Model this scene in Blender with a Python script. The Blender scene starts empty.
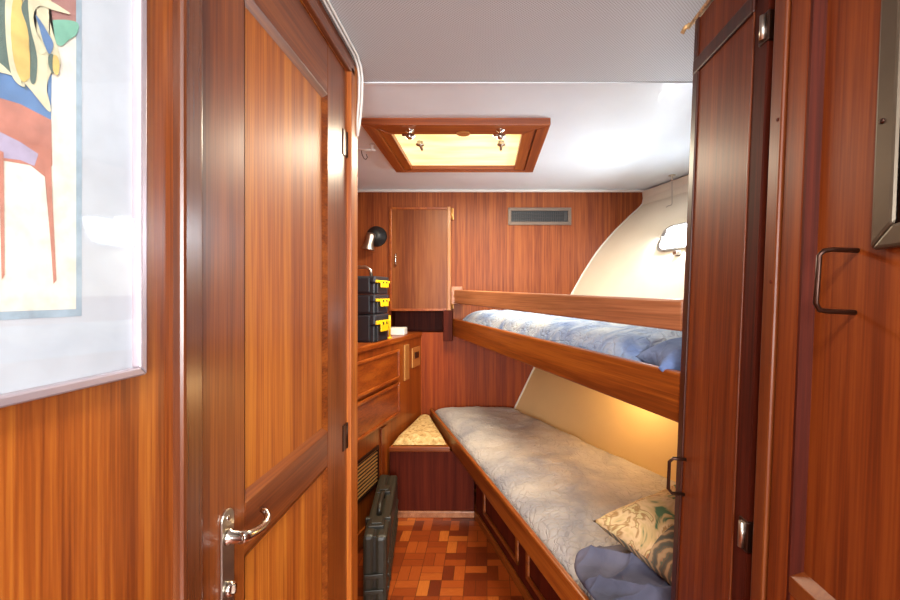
import bpy, bmesh, math, random
from mathutils import Vector, Matrix, noise
random.seed(7)
C = bpy.context.scene.collection
F = 430.0; ZC = 1.21; PX, PY = 487.0, 295.0      # camera height and lens, used to read sizes off the photo
Z = lambda r: ZC + r                              # height given relative to eye level
R = math.radians

# ------------------------------------------------------------------ materials
def lin(c):
    return tuple(((v/255)/12.92 if v/255 <= 0.04045 else ((v/255+0.055)/1.055)**2.4) for v in c) + (1,)
def newmat(name):
    m = bpy.data.materials.new(name); m.use_nodes = True
    nt = m.node_tree; return m, nt, nt.nodes['Principled BSDF']
def flat(name, col, rough=.5, metal=0, coat=0, spec=.5, noise_amt=0, nscale=40, bump=0, emit=None, estr=0):
    m, nt, b = newmat(name)
    b.inputs['Base Color'].default_value = lin(col)
    b.inputs['Roughness'].default_value = rough; b.inputs['Metallic'].default_value = metal
    b.inputs['Coat Weight'].default_value = coat; b.inputs['Specular IOR Level'].default_value = spec
    if emit:
        b.inputs['Emission Color'].default_value = lin(emit); b.inputs['Emission Strength'].default_value = estr
    tc = nt.nodes.new('ShaderNodeTexCoord'); n = nt.nodes.new('ShaderNodeTexNoise')
    n.inputs['Scale'].default_value = nscale; n.inputs['Detail'].default_value = 4
    nt.links.new(tc.outputs['Object'], n.inputs['Vector'])
    r = nt.nodes.new('ShaderNodeValToRGB')
    a = noise_amt or .04
    c = lin(col)
    r.color_ramp.elements[0].position = .3; r.color_ramp.elements[1].position = .7
    r.color_ramp.elements[0].color = tuple(max(0, v*(1-a)) for v in c[:3])+(1,)
    r.color_ramp.elements[1].color = tuple(min(1, v*(1+a)) for v in c[:3])+(1,)
    nt.links.new(n.outputs['Fac'], r.inputs['Fac']); nt.links.new(r.outputs['Color'], b.inputs['Base Color'])
    if bump:
        bp = nt.nodes.new('ShaderNodeBump'); bp.inputs['Strength'].default_value = bump; bp.inputs['Distance'].default_value = .002
        nt.links.new(n.outputs['Fac'], bp.inputs['Height']); nt.links.new(bp.outputs['Normal'], b.inputs['Normal'])
    return m
def wood(name, dark, mid, light, axis='Z', rot=0, rough=.36, coat=.3, ribbon=34, fine=230, k=(.86, .86, .54), spec=.4):
    dark, mid, light = [tuple(v*q for v, q in zip(c, k)) for c in (dark, mid, light)]
    m, nt, b = newmat(name); N = nt.nodes; L = nt.links
    tc = N.new('ShaderNodeTexCoord')
    mr = N.new('ShaderNodeMapping'); mr.inputs['Rotation'].default_value = (0, 0, rot)
    L.new(tc.outputs['Object'], mr.inputs['Vector'])
    def nz(cross, along, detail, dist=0):
        mp = N.new('ShaderNodeMapping')
        s = [cross]*3; s['XYZ'.index(axis)] = along
        mp.inputs['Scale'].default_value = s
        L.new(mr.outputs['Vector'], mp.inputs['Vector'])
        n = N.new('ShaderNodeTexNoise'); n.inputs['Scale'].default_value = 1; n.inputs['Detail'].default_value = detail
        n.inputs['Distortion'].default_value = dist
        L.new(mp.outputs['Vector'], n.inputs['Vector']); return n
    a = nz(ribbon, .7, 3, .3); f = nz(fine, 5, 3); g = nz(7, .5, 2)
    def mth(op, x, y):
        k = N.new('ShaderNodeMath'); k.operation = op
        for i, v in enumerate((x, y)):
            if isinstance(v, (int, float)): k.inputs[i].default_value = v
            else: L.new(v, k.inputs[i])
        return k.outputs[0]
    s = mth('ADD', mth('MULTIPLY', a.outputs['Fac'], .45), mth('ADD', mth('MULTIPLY', f.outputs['Fac'], .35), mth('MULTIPLY', g.outputs['Fac'], .2)))
    r = N.new('ShaderNodeValToRGB'); e = r.color_ramp.elements
    e[0].position = .40; e[0].color = lin(dark); e[1].position = .60; e[1].color = lin(light)
    k = e.new(.5); k.color = lin(mid)
    L.new(s, r.inputs['Fac']); L.new(r.outputs['Color'], b.inputs['Base Color'])
    b.inputs['Specular IOR Level'].default_value = spec
    b.inputs['Roughness'].default_value = rough; b.inputs['Coat Weight'].default_value = coat; b.inputs['Coat Roughness'].default_value = .24
    bp = N.new('ShaderNodeBump'); bp.inputs['Strength'].default_value = .12; bp.inputs['Distance'].default_value = .001
    L.new(f.outputs['Fac'], bp.inputs['Height']); L.new(bp.outputs['Normal'], b.inputs['Normal'])
    return m
M = {}
M['door_panel'] = wood('sapele_panel', (150, 72, 26), (182, 97, 40), (206, 124, 58), ribbon=42, coat=.07, rough=.5, spec=.35, k=(.93, .91, .58))
M['wall_ply'] = wood('sapele_wall', (128, 58, 24), (168, 86, 38), (196, 116, 58), ribbon=46, k=(.87, .84, .56), coat=.12)
M['frame_v'] = wood('mahogany_vertical', (104, 44, 20), (134, 62, 30), (160, 82, 42), ribbon=30)
M['frame_y'] = wood('mahogany_lengthwise', (104, 44, 20), (134, 62, 30), (160, 82, 42), 'Y', ribbon=30)
M['frame_x'] = wood('mahogany_crosswise', (128, 54, 22), (162, 78, 32), (188, 100, 46), 'X', ribbon=30)
M['jamb'] = wood('dark_jamb', (92, 44, 34), (112, 58, 46), (128, 72, 58), ribbon=30, rough=.25, coat=.5)
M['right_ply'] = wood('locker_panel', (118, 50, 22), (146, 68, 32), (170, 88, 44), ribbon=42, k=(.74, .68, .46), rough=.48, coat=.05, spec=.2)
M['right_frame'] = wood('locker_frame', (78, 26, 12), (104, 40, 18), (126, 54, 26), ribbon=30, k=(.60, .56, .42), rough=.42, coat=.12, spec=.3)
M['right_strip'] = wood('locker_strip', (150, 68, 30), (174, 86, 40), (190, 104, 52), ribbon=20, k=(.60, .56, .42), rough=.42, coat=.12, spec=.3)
M['dark_v'] = wood('shaded_mahogany', (62, 18, 8), (84, 26, 12), (104, 36, 16), ribbon=30, rough=.6, coat=0, spec=.12, k=(.8, .8, .8))  # darker mahogany: shade of recesses and door edges put into the colour
M['bulk'] = wood('bulkhead_ply', (122, 54, 28), (152, 76, 42), (176, 98, 58), ribbon=60, fine=190, rough=.5, coat=.03, spec=.25, k=(.90, .88, .62))
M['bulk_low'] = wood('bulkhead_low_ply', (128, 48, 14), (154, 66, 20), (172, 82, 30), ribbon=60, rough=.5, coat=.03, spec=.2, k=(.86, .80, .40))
M['lock_door'] = wood('locker_door_ply', (140, 66, 34), (166, 86, 46), (184, 104, 60), ribbon=14, fine=120, k=(.73, .73, .56), coat=.05, spec=.25)
A_B = math.atan(.337)
M['board'] = wood('bunk_board', (124, 56, 22), (158, 78, 34), (184, 100, 48), 'Y', rot=-A_B*1, ribbon=26)
M['board_pale'] = wood('bunk_rail', (142, 88, 58), (166, 106, 70), (186, 126, 88), 'Y', rot=-A_B*1, ribbon=26, coat=.1, k=(1, 1, 1))
M['dresser'] = wood('dresser_wood', (128, 52, 18), (158, 72, 26), (180, 92, 38), 'Y', ribbon=26)
M['dresser_v'] = wood('dresser_wood_vertical', (124, 50, 18), (150, 68, 24), (170, 84, 34), ribbon=26)
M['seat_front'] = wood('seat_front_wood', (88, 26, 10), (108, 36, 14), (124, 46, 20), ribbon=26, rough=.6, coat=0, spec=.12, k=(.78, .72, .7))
M['pale_edge'] = wood('pale_edging', (166, 92, 52), (190, 116, 68), (206, 134, 84), ribbon=20)
M['hatch_x'] = wood('hatch_wood', (142, 60, 24), (176, 84, 36), (198, 108, 52), 'X', ribbon=30)
M['hatch_y'] = wood('hatch_wood_lengthwise', (142, 60, 24), (170, 80, 34), (192, 102, 48), 'Y', ribbon=30)
M['chrome'] = flat('polished_chrome', (205, 200, 190), .18, 1)
M['steel'] = flat('brushed_steel', (190, 182, 170), .32, 1)
M['brass'] = flat('brass_plate', (206, 150, 84), .4, .6)
M['gold'] = flat('gilt_trim', (196, 160, 108), .45, .3, noise_amt=.4, nscale=160)
M['bronze'] = flat('dark_bronze', (58, 34, 24), .3, .7)
M['black'] = flat('black_plastic', (30, 30, 32), .45)
M['black_soft'] = flat('tool_box_plastic', (38, 41, 48), .4)
M['olive'] = flat('case_plastic', (46, 42, 31), .45, noise_amt=.15)
M['olive_dark'] = flat('case_dark_plastic', (36, 32, 24), .45)
M['yellow'] = flat('yellow_latch_plastic', (240, 196, 20), .4)
M['white'] = flat('white_gelcoat', (222, 218, 208), .3, coat=.3, nscale=3)
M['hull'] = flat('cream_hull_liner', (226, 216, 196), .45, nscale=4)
M['hull_low'] = flat('yellow_hull_liner', (228, 198, 142), .5, nscale=4)
M['ceil'] = flat('white_ceiling_panel', (230, 238, 242), .45, coat=.08, nscale=3)
M['white_plastic'] = flat('white_plastic', (226, 222, 214), .4)
M['mount'] = flat('picture_mount', (192, 200, 208), .6)
M['pic_frame'] = flat('lavender_metal_frame', (172, 158, 164), .35, .5)
M['mirror_frame'] = flat('grey_bronze_frame', (88, 76, 62), .42, .6)
M['glass_dark'] = flat('dark_mirror', (40, 36, 34), .06, .9)
M['vent'] = flat('taupe_vent_metal', (112, 94, 80), .45, .3)
M['vent_dark'] = flat('vent_slats', (54, 50, 48), .6)
M['tan'] = None
def fabric(name, c1, c2, c3, scale=9, wave=70, bump=.5, rough=.9):
    m, nt, b = newmat(name); N = nt.nodes; L = nt.links
    tc = N.new('ShaderNodeTexCoord')
    n = N.new('ShaderNodeTexNoise'); n.inputs['Scale'].default_value = scale; n.inputs['Detail'].default_value = 6; n.inputs['Distortion'].default_value = .8
    L.new(tc.outputs['Object'], n.inputs['Vector'])
    r = N.new('ShaderNodeValToRGB'); e = r.color_ramp.elements
    e[0].position = .32; e[0].color = lin(c1); e[1].position = .68; e[1].color = lin(c3); k = e.new(.5); k.color = lin(c2)
    L.new(n.outputs['Fac'], r.inputs['Fac']); L.new(r.outputs['Color'], b.inputs['Base Color'])
    dn = N.new('ShaderNodeTexNoise'); dn.inputs['Scale'].default_value = 14; L.new(tc.outputs['Object'], dn.inputs['Vector'])
    dm = N.new('ShaderNodeVectorMath'); dm.operation = 'MULTIPLY_ADD'; L.new(dn.outputs['Color'], dm.inputs[0]); dm.inputs[1].default_value = (.09, .09, .09); L.new(tc.outputs['Object'], dm.inputs[2])
    v = N.new('ShaderNodeTexVoronoi'); v.feature = 'DISTANCE_TO_EDGE'; v.inputs['Scale'].default_value = wave*.42
    L.new(dm.outputs[0], v.inputs['Vector'])
    vr = N.new('ShaderNodeMapRange'); L.new(v.outputs['Distance'], vr.inputs[0]); vr.inputs['From Max'].default_value = .14; vr.inputs['To Max'].default_value = 1.6
    f = N.new('ShaderNodeTexNoise'); f.inputs['Scale'].default_value = wave; f.inputs['Detail'].default_value = 3
    L.new(tc.outputs['Object'], f.inputs['Vector'])
    ad = N.new('ShaderNodeMath'); L.new(vr.outputs[0], ad.inputs[0]); L.new(f.outputs['Fac'], ad.inputs[1])
    bp = N.new('ShaderNodeBump'); bp.inputs['Strength'].default_value = bump; bp.inputs['Distance'].default_value = .004
    L.new(ad.outputs[0], bp.inputs['Height']); L.new(bp.outputs['Normal'], b.inputs['Normal'])
    b.inputs['Roughness'].default_value = rough; b.inputs['Specular IOR Level'].default_value = .2
    return m
M['quilt'] = fabric('grey_quilt', (148, 146, 150), (176, 170, 166), (194, 186, 178), 4, 70, .55)
M['blue'] = fabric('blue_quilt', (112, 134, 178), (158, 174, 200), (196, 204, 210), 7, 60, .5)
M['blue_flat'] = fabric('blue_pillowcase', (96, 116, 160), (116, 136, 178), (136, 156, 194), 5, 40, .25)
M['navy'] = fabric('slate_blanket', (66, 68, 84), (86, 86, 104), (104, 102, 118), 5, 40, .2, .7)
M['beige'] = fabric('patterned_beige_cushion', (158, 122, 72), (206, 170, 112), (222, 196, 142), 42, 60, .3)
def floral():
    m, nt, b = newmat('tropical_print'); N = nt.nodes; L = nt.links
    tc = N.new('ShaderNodeTexCoord')
    n = N.new('ShaderNodeTexNoise'); n.inputs['Scale'].default_value = 9; n.inputs['Detail'].default_value = 3; n.inputs['Distortion'].default_value = 2.2
    L.new(tc.outputs['Object'], n.inputs['Vector'])
    r = N.new('ShaderNodeValToRGB'); r.color_ramp.interpolation = 'EASE'; e = r.color_ramp.elements
    e[0].position = .0; e[0].color = lin((60, 84, 62)); e[1].position = 1; e[1].color = lin((150, 96, 62))
    for p, c in ((.36, (78, 112, 78)), (.42, (202, 172, 118)), (.5, (220, 188, 140)), (.56, (168, 128, 78)), (.6, (216, 196, 140)), (.66, (176, 120, 78))):
        k = e.new(p); k.color = lin(c)
    L.new(n.outputs['Fac'], r.inputs['Fac']); L.new(r.outputs['Color'], b.inputs['Base Color'])
    b.inputs['Roughness'].default_value = .85; return m
M['floral'] = floral()
def striped():
    m, nt, b = newmat('striped_tropical_edge'); N = nt.nodes; L = nt.links
    tc = N.new('ShaderNodeTexCoord'); v = N.new('ShaderNodeTexWave'); v.bands_direction = 'Y'
    v.inputs['Scale'].default_value = 16; v.inputs['Distortion'].default_value = 4; v.inputs['Detail'].default_value = 2; v.inputs['Detail Scale'].default_value = 2
    L.new(tc.outputs['Object'], v.inputs['Vector'])
    r = N.new('ShaderNodeValToRGB'); e = r.color_ramp.elements
    e[0].position = .1; e[0].color = lin((92, 90, 78)); e[1].position = .95; e[1].color = lin((178, 150, 110))
    for p, c in ((.35, (120, 96, 74)), (.55, (96, 108, 88)), (.75, (168, 128, 96))):
        k = e.new(p); k.color = lin(c)
    L.new(v.outputs['Fac'], r.inputs['Fac']); L.new(r.outputs['Color'], b.inputs['Base Color'])
    b.inputs['Roughness'].default_value = .85; return m
M['striped'] = striped()
def parquet():
    m, nt, b = newmat('mosaic_parquet'); N = nt.nodes; L = nt.links
    tc = N.new('ShaderNodeTexCoord'); sx = N.new('ShaderNodeSeparateXYZ'); L.new(tc.outputs['Object'], sx.inputs[0])
    def mt(op, x, y=None, z=None):
        k = N.new('ShaderNodeMath'); k.operation = op
        for i, v in enumerate((x, y, z)):
            if v is None: continue
            if isinstance(v, (int, float)): k.inputs[i].default_value = v
            else: L.new(v, k.inputs[i])
        return k.outputs[0]
    x = mt('DIVIDE', sx.outputs[0], .096); y = mt('DIVIDE', sx.outputs[1], .096)
    cx = mt('FLOOR', x); cy = mt('FLOOR', y); fx = mt('FRACT', x); fy = mt('FRACT', y)
    par = mt('FLOORED_MODULO', mt('ADD', cx, cy), 2)
    s = mt('ADD', mt('MULTIPLY', par, fx), mt('MULTIPLY', mt('SUBTRACT', 1, par), fy))
    t = mt('ADD', mt('MULTIPLY', par, fy), mt('MULTIPLY', mt('SUBTRACT', 1, par), fx))
    s3 = mt('MULTIPLY', s, 2); idx = mt('FLOOR', s3); fs = mt('FRACT', s3)
    cb = N.new('ShaderNodeCombineXYZ'); L.new(cx, cb.inputs[0]); L.new(cy, cb.inputs[1]); L.new(idx, cb.inputs[2])
    wn = N.new('ShaderNodeTexWhiteNoise'); L.new(cb.outputs[0], wn.inputs['Vector'])
    n = N.new('ShaderNodeTexNoise'); n.inputs['Scale'].default_value = 1; n.inputs['Detail'].default_value = 3
    cb2 = N.new('ShaderNodeCombineXYZ'); L.new(mt('MULTIPLY', s, 30), cb2.inputs[0]); L.new(mt('MULTIPLY', t, 3), cb2.inputs[1]); L.new(mt('MULTIPLY', wn.outputs['Value'], 50), cb2.inputs[2])
    L.new(cb2.outputs[0], n.inputs['Vector'])
    v = mt('ADD', mt('MULTIPLY', wn.outputs['Value'], .75), mt('MULTIPLY', n.outputs['Fac'], .25))
    r = N.new('ShaderNodeValToRGB'); e = r.color_ramp.elements
    e[0].position = .1; e[0].color = lin((100, 36, 12)); e[1].position = .92; e[1].color = lin((200, 112, 40))
    k = e.new(.5); k.color = lin((148, 62, 18)); k = e.new(.75); k.color = lin((170, 78, 26))
    L.new(v, r.inputs['Fac'])
    edge = mt('MINIMUM', mt('MINIMUM', fs, mt('SUBTRACT', 1, fs)), mt('MULTIPLY', mt('MINIMUM', t, mt('SUBTRACT', 1, t)), 2))
    g = mt('LESS_THAN', edge, .025)
    mx = N.new('ShaderNodeMix'); mx.data_type = 'RGBA'; L.new(g, mx.inputs[0]); L.new(r.outputs['Color'], mx.inputs[6]); mx.inputs[7].default_value = lin((84, 34, 14))
    L.new(mx.outputs[2], b.inputs['Base Color'])
    b.inputs['Roughness'].default_value = .3; b.inputs['Coat Weight'].default_value = .3; b.inputs['Coat Roughness'].default_value = .2
    return m
M['parquet'] = parquet()
def perforated():
    m, nt, b = newmat('perforated_vinyl'); N = nt.nodes; L = nt.links
    tc = N.new('ShaderNodeTexCoord'); mp = N.new('ShaderNodeMapping'); mp.inputs['Rotation'].default_value = (0, 0, R(45)); mp.inputs['Scale'].default_value = (165, 165, 165)
    L.new(tc.outputs['Object'], mp.inputs['Vector'])
    fr = N.new('ShaderNodeVectorMath'); fr.operation = 'FRACTION'; L.new(mp.outputs[0], fr.inputs[0])
    sb = N.new('ShaderNodeVectorMath'); sb.operation = 'SUBTRACT'; L.new(fr.outputs[0], sb.inputs[0]); sb.inputs[1].default_value = (.5, .5, 0)
    ml = N.new('ShaderNodeVectorMath'); ml.operation = 'MULTIPLY'; L.new(sb.outputs[0], ml.inputs[0]); ml.inputs[1].default_value = (1, 1, 0)
    ln = N.new('ShaderNodeVectorMath'); ln.operation = 'LENGTH'; L.new(ml.outputs[0], ln.inputs[0])
    r = N.new('ShaderNodeValToRGB'); e = r.color_ramp.elements
    e[0].position = .2; e[0].color = lin((156, 156, 156)); e[1].position = .34; e[1].color = lin((202, 206, 208))
    L.new(ln.outputs['Value'], r.inputs['Fac']); L.new(r.outputs['Color'], b.inputs['Base Color'])
    b.inputs['Roughness'].default_value = .55; return m
M['vinyl'] = perforated()
def hatchpane():
    m, nt, b = newmat('lit_hatch_shade'); N = nt.nodes; L = nt.links
    tc = N.new('ShaderNodeTexCoord'); mp = N.new('ShaderNodeMapping'); mp.inputs['Scale'].default_value = (2, 9, 1)
    L.new(tc.outputs['Object'], mp.inputs[0]); n = N.new('ShaderNodeTexNoise'); n.inputs['Scale'].default_value = 1.4; n.inputs['Detail'].default_value = 3
    L.new(mp.outputs[0], n.inputs['Vector'])
    r = N.new('ShaderNodeValToRGB'); e = r.color_ramp.elements
    e[0].position = .35; e[0].color = lin((252, 214, 128)); e[1].position = .62; e[1].color = lin((255, 238, 186))
    L.new(n.outputs['Fac'], r.inputs['Fac']); L.new(r.outputs['Color'], b.inputs['Emission Color'])
    b.inputs['Base Color'].default_value = lin((240, 220, 170)); b.inputs['Emission Strength'].default_value = EM_HATCH
    return m
EM_HATCH = .75
M['pane'] = hatchpane()
M['port_glass'] = flat('daylit_port_glass', (220, 235, 250), .1, emit=(226, 238, 255), estr=7)
M['lamp_glow'] = flat('warm_lamp_glass', (255, 220, 160), .4, emit=(255, 214, 140), estr=3)
M['fill_glow'] = flat('fill_lamp_diffuser', (250, 250, 245), .4, emit=(255, 246, 232), estr=5)
def glassmat():
    m, nt, b = newmat('picture_glass'); N = nt.nodes; L = nt.links
    t = N.new('ShaderNodeBsdfTransparent'); g = N.new('ShaderNodeBsdfGlossy'); g.inputs['Roughness'].default_value = .04
    mx = N.new('ShaderNodeMixShader'); mx.inputs[0].default_value = .07; L.new(t.outputs[0], mx.inputs[1]); L.new(g.outputs[0], mx.inputs[2])
    L.new(mx.outputs[0], N['Material Output'].inputs['Surface']); return m
M['glass'] = glassmat()

# ------------------------------------------------------------------ mesh helpers
class MB:
    def __init__(s): s.bm = bmesh.new(); s.mi = 0
    def _f(s, vs, mi=None, smooth=False):
        f = s.bm.faces.new(vs); f.material_index = s.mi if mi is None else mi; f.smooth = smooth; return f
    def prism(s, pts, axis_vec):
        """polygon (3D points) extruded along axis_vec"""
        a = [s.bm.verts.new(p) for p in pts]; d = Vector(axis_vec)
        b = [s.bm.verts.new(Vector(p)+d) for p in pts]; n = len(a)
        s._f(a); s._f(b[::-1])
        for i in range(n): s._f([a[i], b[i], b[(i+1) % n], a[(i+1) % n]])
        return s
    def box(s, x0, x1, y0, y1, z0, z1):
        return s.prism([(x0, y0, z0), (x1, y0, z0), (x1, y1, z0), (x0, y1, z0)], (0, 0, z1-z0))
    def tube(s, pts, r, n=10, taper=None):
        pts = [Vector(p) for p in pts]; rings = []; up = None
        for i, p in enumerate(pts):
            d = (pts[min(i+1, len(pts)-1)] - pts[max(i-1, 0)]).normalized()
            if up is None: up = d.orthogonal().normalized()
            up = (up - d*up.dot(d)).normalized(); w = d.cross(up)
            rr = r if taper is None else r*taper[i]
            rings.append([s.bm.verts.new(p + (up*math.cos(2*math.pi*k/n)+w*math.sin(2*math.pi*k/n))*rr) for k in range(n)])
        for a, b in zip(rings, rings[1:]):
            for k in range(n): s._f([a[k], a[(k+1) % n], b[(k+1) % n], b[k]], smooth=True)
        s._f(rings[0][::-1]); s._f(rings[-1]); return s
    def lathe(s, c, axis, prof, n=24):
        """prof: list of (distance along axis, radius)"""
        c = Vector(c); ax = Vector(axis).normalized(); u = ax.orthogonal().normalized(); w = ax.cross(u); rings = []
        for h, r in prof:
            rings.append([s.bm.verts.new(c+ax*h+(u*math.cos(2*math.pi*k/n)+w*math.sin(2*math.pi*k/n))*max(r, 1e-4)) for k in range(n)])
        for a, b in zip(rings, rings[1:]):
            for k in range(n): s._f([a[k], a[(k+1) % n], b[(k+1) % n], b[k]], smooth=True)
        s._f(rings[0][::-1]); s._f(rings[-1]); return s
    def grid(s, fn, nu, nv, smooth=True, closed=False):
        v = [[s.bm.verts.new(fn(i/nu, j/nv)) for j in range(nv+1)] for i in range(nu+1)]
        for i in range(nu):
            for j in range(nv): s._f([v[i][j], v[i+1][j], v[i+1][j+1], v[i][j+1]], smooth=smooth)
        return v
    def ring(s, y0, y1, z0, z1, w, xa, xb):
        """rectangular frame lying in the YZ plane, mitred, from xa to xb"""
        O = [(y0, z0), (y1, z0), (y1, z1), (y0, z1)]; I = [(y0+w, z0+w), (y1-w, z0+w), (y1-w, z1-w), (y0+w, z1-w)]
        for i in range(4):
            j = (i+1) % 4
            s.prism([(xa, *O[i]), (xa, *O[j]), (xa, *I[j]), (xa, *I[i])], (xb-xa, 0, 0))
        return s
def link(name, mb, mats, root=None, bevel=0, at=None, solid=0, sub=0, smooth=False):
    bm = mb.bm
    bmesh.ops.recalc_face_normals(bm, faces=bm.faces)
    if at is None:
        if root is not None: at = root['_o']
        else:
            cs = [v.co for v in bm.verts]
            at = ((min(c.x for c in cs)+max(c.x for c in cs))/2, (min(c.y for c in cs)+max(c.y for c in cs))/2, min(c.z for c in cs))
    at = Vector(at)
    for v in bm.verts: v.co -= at
    me = bpy.data.meshes.new(name); bm.to_mesh(me); bm.free()
    o = bpy.data.objects.new(name, me); C.objects.link(o)
    for m in (mats if isinstance(mats, (list, tuple)) else [mats]): me.materials.append(M[m] if isinstance(m, str) else m)
    if root is not None: o.parent = root; o['_o'] = root['_o']
    else: o.location = at; o['_o'] = tuple(at)
    if smooth:
        for p in me.polygons: p.use_smooth = True
    if solid: k = o.modifiers.new('s', 'SOLIDIFY'); k.thickness = solid; k.offset = -1
    if bevel: k = o.modifiers.new('b', 'BEVEL'); k.width = bevel; k.segments = 2; k.limit_method = 'ANGLE'
    if sub: k = o.modifiers.new('u', 'SUBSURF'); k.levels = sub; k.render_levels = sub
    return o
def tag(o, label, cat, group=None):
    o['label'] = label; o['category'] = cat
    if group: o['group'] = group
    return o
def struct(o): o['kind'] = 'structure'; return o
def thing(name, label, cat, at, roty=0, group=None, structure=False):
    o = bpy.data.objects.new(name, None); o.empty_display_size = .05; C.objects.link(o); o.location = at; o.rotation_euler = (0, roty, 0); o['_o'] = tuple(at)
    if structure: o['kind'] = 'structure'
    else: tag(o, label, cat, group)
    return o

# ------------------------------------------------------------------ hull shape and bunk lines
HP = [(-1.21, .02, .50), (-.9, .11, .52), (-.774, .177, .53), (-.507, .305, .47), (-.25, .43, .38), (.02, .574, .34), (.14, .64, .337), (.267, .721, .337), (.35, .785, .337), (.427, .855, .337), (.53, .96, .337), (.614, 1.055, .337), (.70, 1.075, .30), (.8, 1.09, .30)]
def hull(y, zr):
    for a, b in zip(HP, HP[1:]):
        if zr <= b[0]:
            t = (zr-a[0])/(b[0]-a[0]); return a[1]+(b[1]-a[1])*t + (a[2]+(b[2]-a[2])*t)*(2.87-y)
    a = HP[-1]; return a[1]+a[2]*(2.87-y)
upx = lambda y: -.234+.337*(2.85-y)      # upper bunk board line
bedx = lambda y: -.38+.346*(2.87-y)      # lower bunk edge line
basex = lambda y: -.054+.347*(2.32-y)    # lower bunk base line
drx = lambda y: -1.0025+.196*y           # dresser front line

# ------------------------------------------------------------------ setting
struct(link('floor', MB().box(-1.8, 1.6, -2.6, 3.0, -.04, 0), 'parquet', at=(0, 0, 0)))
struct(link('ceiling', MB().box(-1.8, 1.9, -2.6, 1.42, Z(.70), Z(.73)), 'vinyl', at=(0, 0, Z(.70))))
# smooth forward ceiling, with an opening for the hatch
hx0, hx1, hy0, hy1 = -.498, .252, 1.70, 2.36
b = MB(); b.box(-1.2, 1.9, 1.42, hy0+.03, Z(.70), Z(.73)); b.box(-1.2, 1.9, hy1-.03, 2.95, Z(.70), Z(.73))
b.box(-1.2, hx0+.03, hy0+.03, hy1-.03, Z(.70), Z(.73)); b.box(hx1-.03, 1.9, hy0+.03, hy1-.03, Z(.70), Z(.73))
struct(link('ceiling', b, 'ceil', at=(0, 2, Z(.70))))
struct(link('trim_1', MB().box(-.6, 1.5, 1.413, 1.427, Z(.697), Z(.70)), 'ceil', bevel=.001))
# forward bulkhead
b = MB(); T = (0, .02, 0); Y0 = 2.87
def quadw(x0, x1, z0, z1): b.prism([(x0, Y0, Z(z0)), (x1, Y0, Z(z0)), (x1, Y0, Z(z1)), (x0, Y0, Z(z1))], T)
quadw(-.95, -.64, -.25, .70); quadw(-.64, -.225, -.10, .70)
curve = [(-.10+.8*i/16) for i in range(17)]
pts = [(-.225, Y0, Z(-.25)), (-.225, Y0, Z(.70))] + [(hull(2.87, z)+.004, Y0, Z(z)) for z in [.70-.95*i/16 for i in range(17)]]
b.prism(pts, T)
struct(link('wall_forward', b, 'bulk', at=(0, 2.87, Z(0))))
b = MB(); pts = [(-.95, Y0, Z(-1.21)), (-.95, Y0, Z(-.25))] + [(hull(2.87, z)+.004, Y0, Z(z)) for z in [-.25-.96*i/16 for i in range(17)]]
b.prism(pts, T)
struct(link('wall_forward_lower', b, 'bulk_low', at=(0, 2.87, Z(-1.2))))
# open niche behind bulkhead
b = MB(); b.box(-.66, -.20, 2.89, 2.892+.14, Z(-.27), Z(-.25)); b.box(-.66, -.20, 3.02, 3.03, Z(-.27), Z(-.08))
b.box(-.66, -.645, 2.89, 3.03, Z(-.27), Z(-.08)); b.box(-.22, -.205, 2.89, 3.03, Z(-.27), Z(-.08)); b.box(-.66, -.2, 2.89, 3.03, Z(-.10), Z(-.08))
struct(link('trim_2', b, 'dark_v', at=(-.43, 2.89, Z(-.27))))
struct(link('trim_3', MB().box(-.95, 1.08, 2.852, 2.87, Z(.685), Z(.70)), 'white', bevel=.003))
# white edge where hull meets bulkhead
b = MB(); b.tube([(hull(2.866, z)-.004, 2.866, Z(z)) for z in [.68-1.5*i/30 for i in range(31)]], .006, 8)
struct(link('trim_4', b, 'white'))
# hull liner
def hullpt(u, v):
    zr = -1.15+1.9*u; y = 2.88-1.98*v; return (hull(y, zr), y, Z(zr))
US = (1.15-.26)/1.9      # the liner colour is yellower below the upper bunk
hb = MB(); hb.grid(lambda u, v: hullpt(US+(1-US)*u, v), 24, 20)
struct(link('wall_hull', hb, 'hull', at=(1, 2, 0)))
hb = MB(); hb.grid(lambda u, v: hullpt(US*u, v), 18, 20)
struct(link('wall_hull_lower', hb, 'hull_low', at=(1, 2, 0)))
# shelf band along hull top
b = MB(); b.grid(lambda u, v: (hull(2.87-1.95*v, .60+.09*u)-.008-.03*u, 2.87-1.95*v, Z(.60+.09*u)), 2, 10, smooth=False)
struct(link('trim_5', b, 'hull', at=(1, 2, Z(.6))))
# left forward cabin side
struct(link('wall_left_forward', MB().box(-.97, -.95, 1.29, 2.89, 0, Z(.70)), 'bulk', at=(-.95, 2, 0)))
# corridor left wall
b = MB(); b.box(-.45, -.402, -.6, .56, 0, Z(.70)); b.box(-.45, -.402, 1.225, 1.29, 0, Z(.70)); b.box(-.45, -.402, .56, 1.225, Z(.637), Z(.70)); b.box(-.95, -.45, 1.27, 1.29, 0, Z(.70))
struct(link('wall_left', b, 'wall_ply', at=(-.402, 0, 0)))
# door casing
b = MB(); b.box(-.43, -.388, .5505, .590, 0, Z(.68))
struct(link('trim_6', b, 'jamb', bevel=.005, at=(-.39, .57, 0)))
b = MB(); b.box(-.43, -.389, 1.232, 1.268, 0, Z(.66)); b.box(-.43, -.394, 1.272, 1.313, 0, Z(.69))
struct(link('trim_7', b, 'door_panel', bevel=.004, at=(-.39, 1.25, 0)))
b = MB(); b.box(-.43, -.389, .59, 1.268, Z(.640), Z(.672)); b.box(-.43, -.394, .30, 1.292, Z(.676), Z(.698))
struct(link('trim_8', b, 'frame_y', bevel=.004, at=(-.39, .9, Z(.64))))
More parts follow.
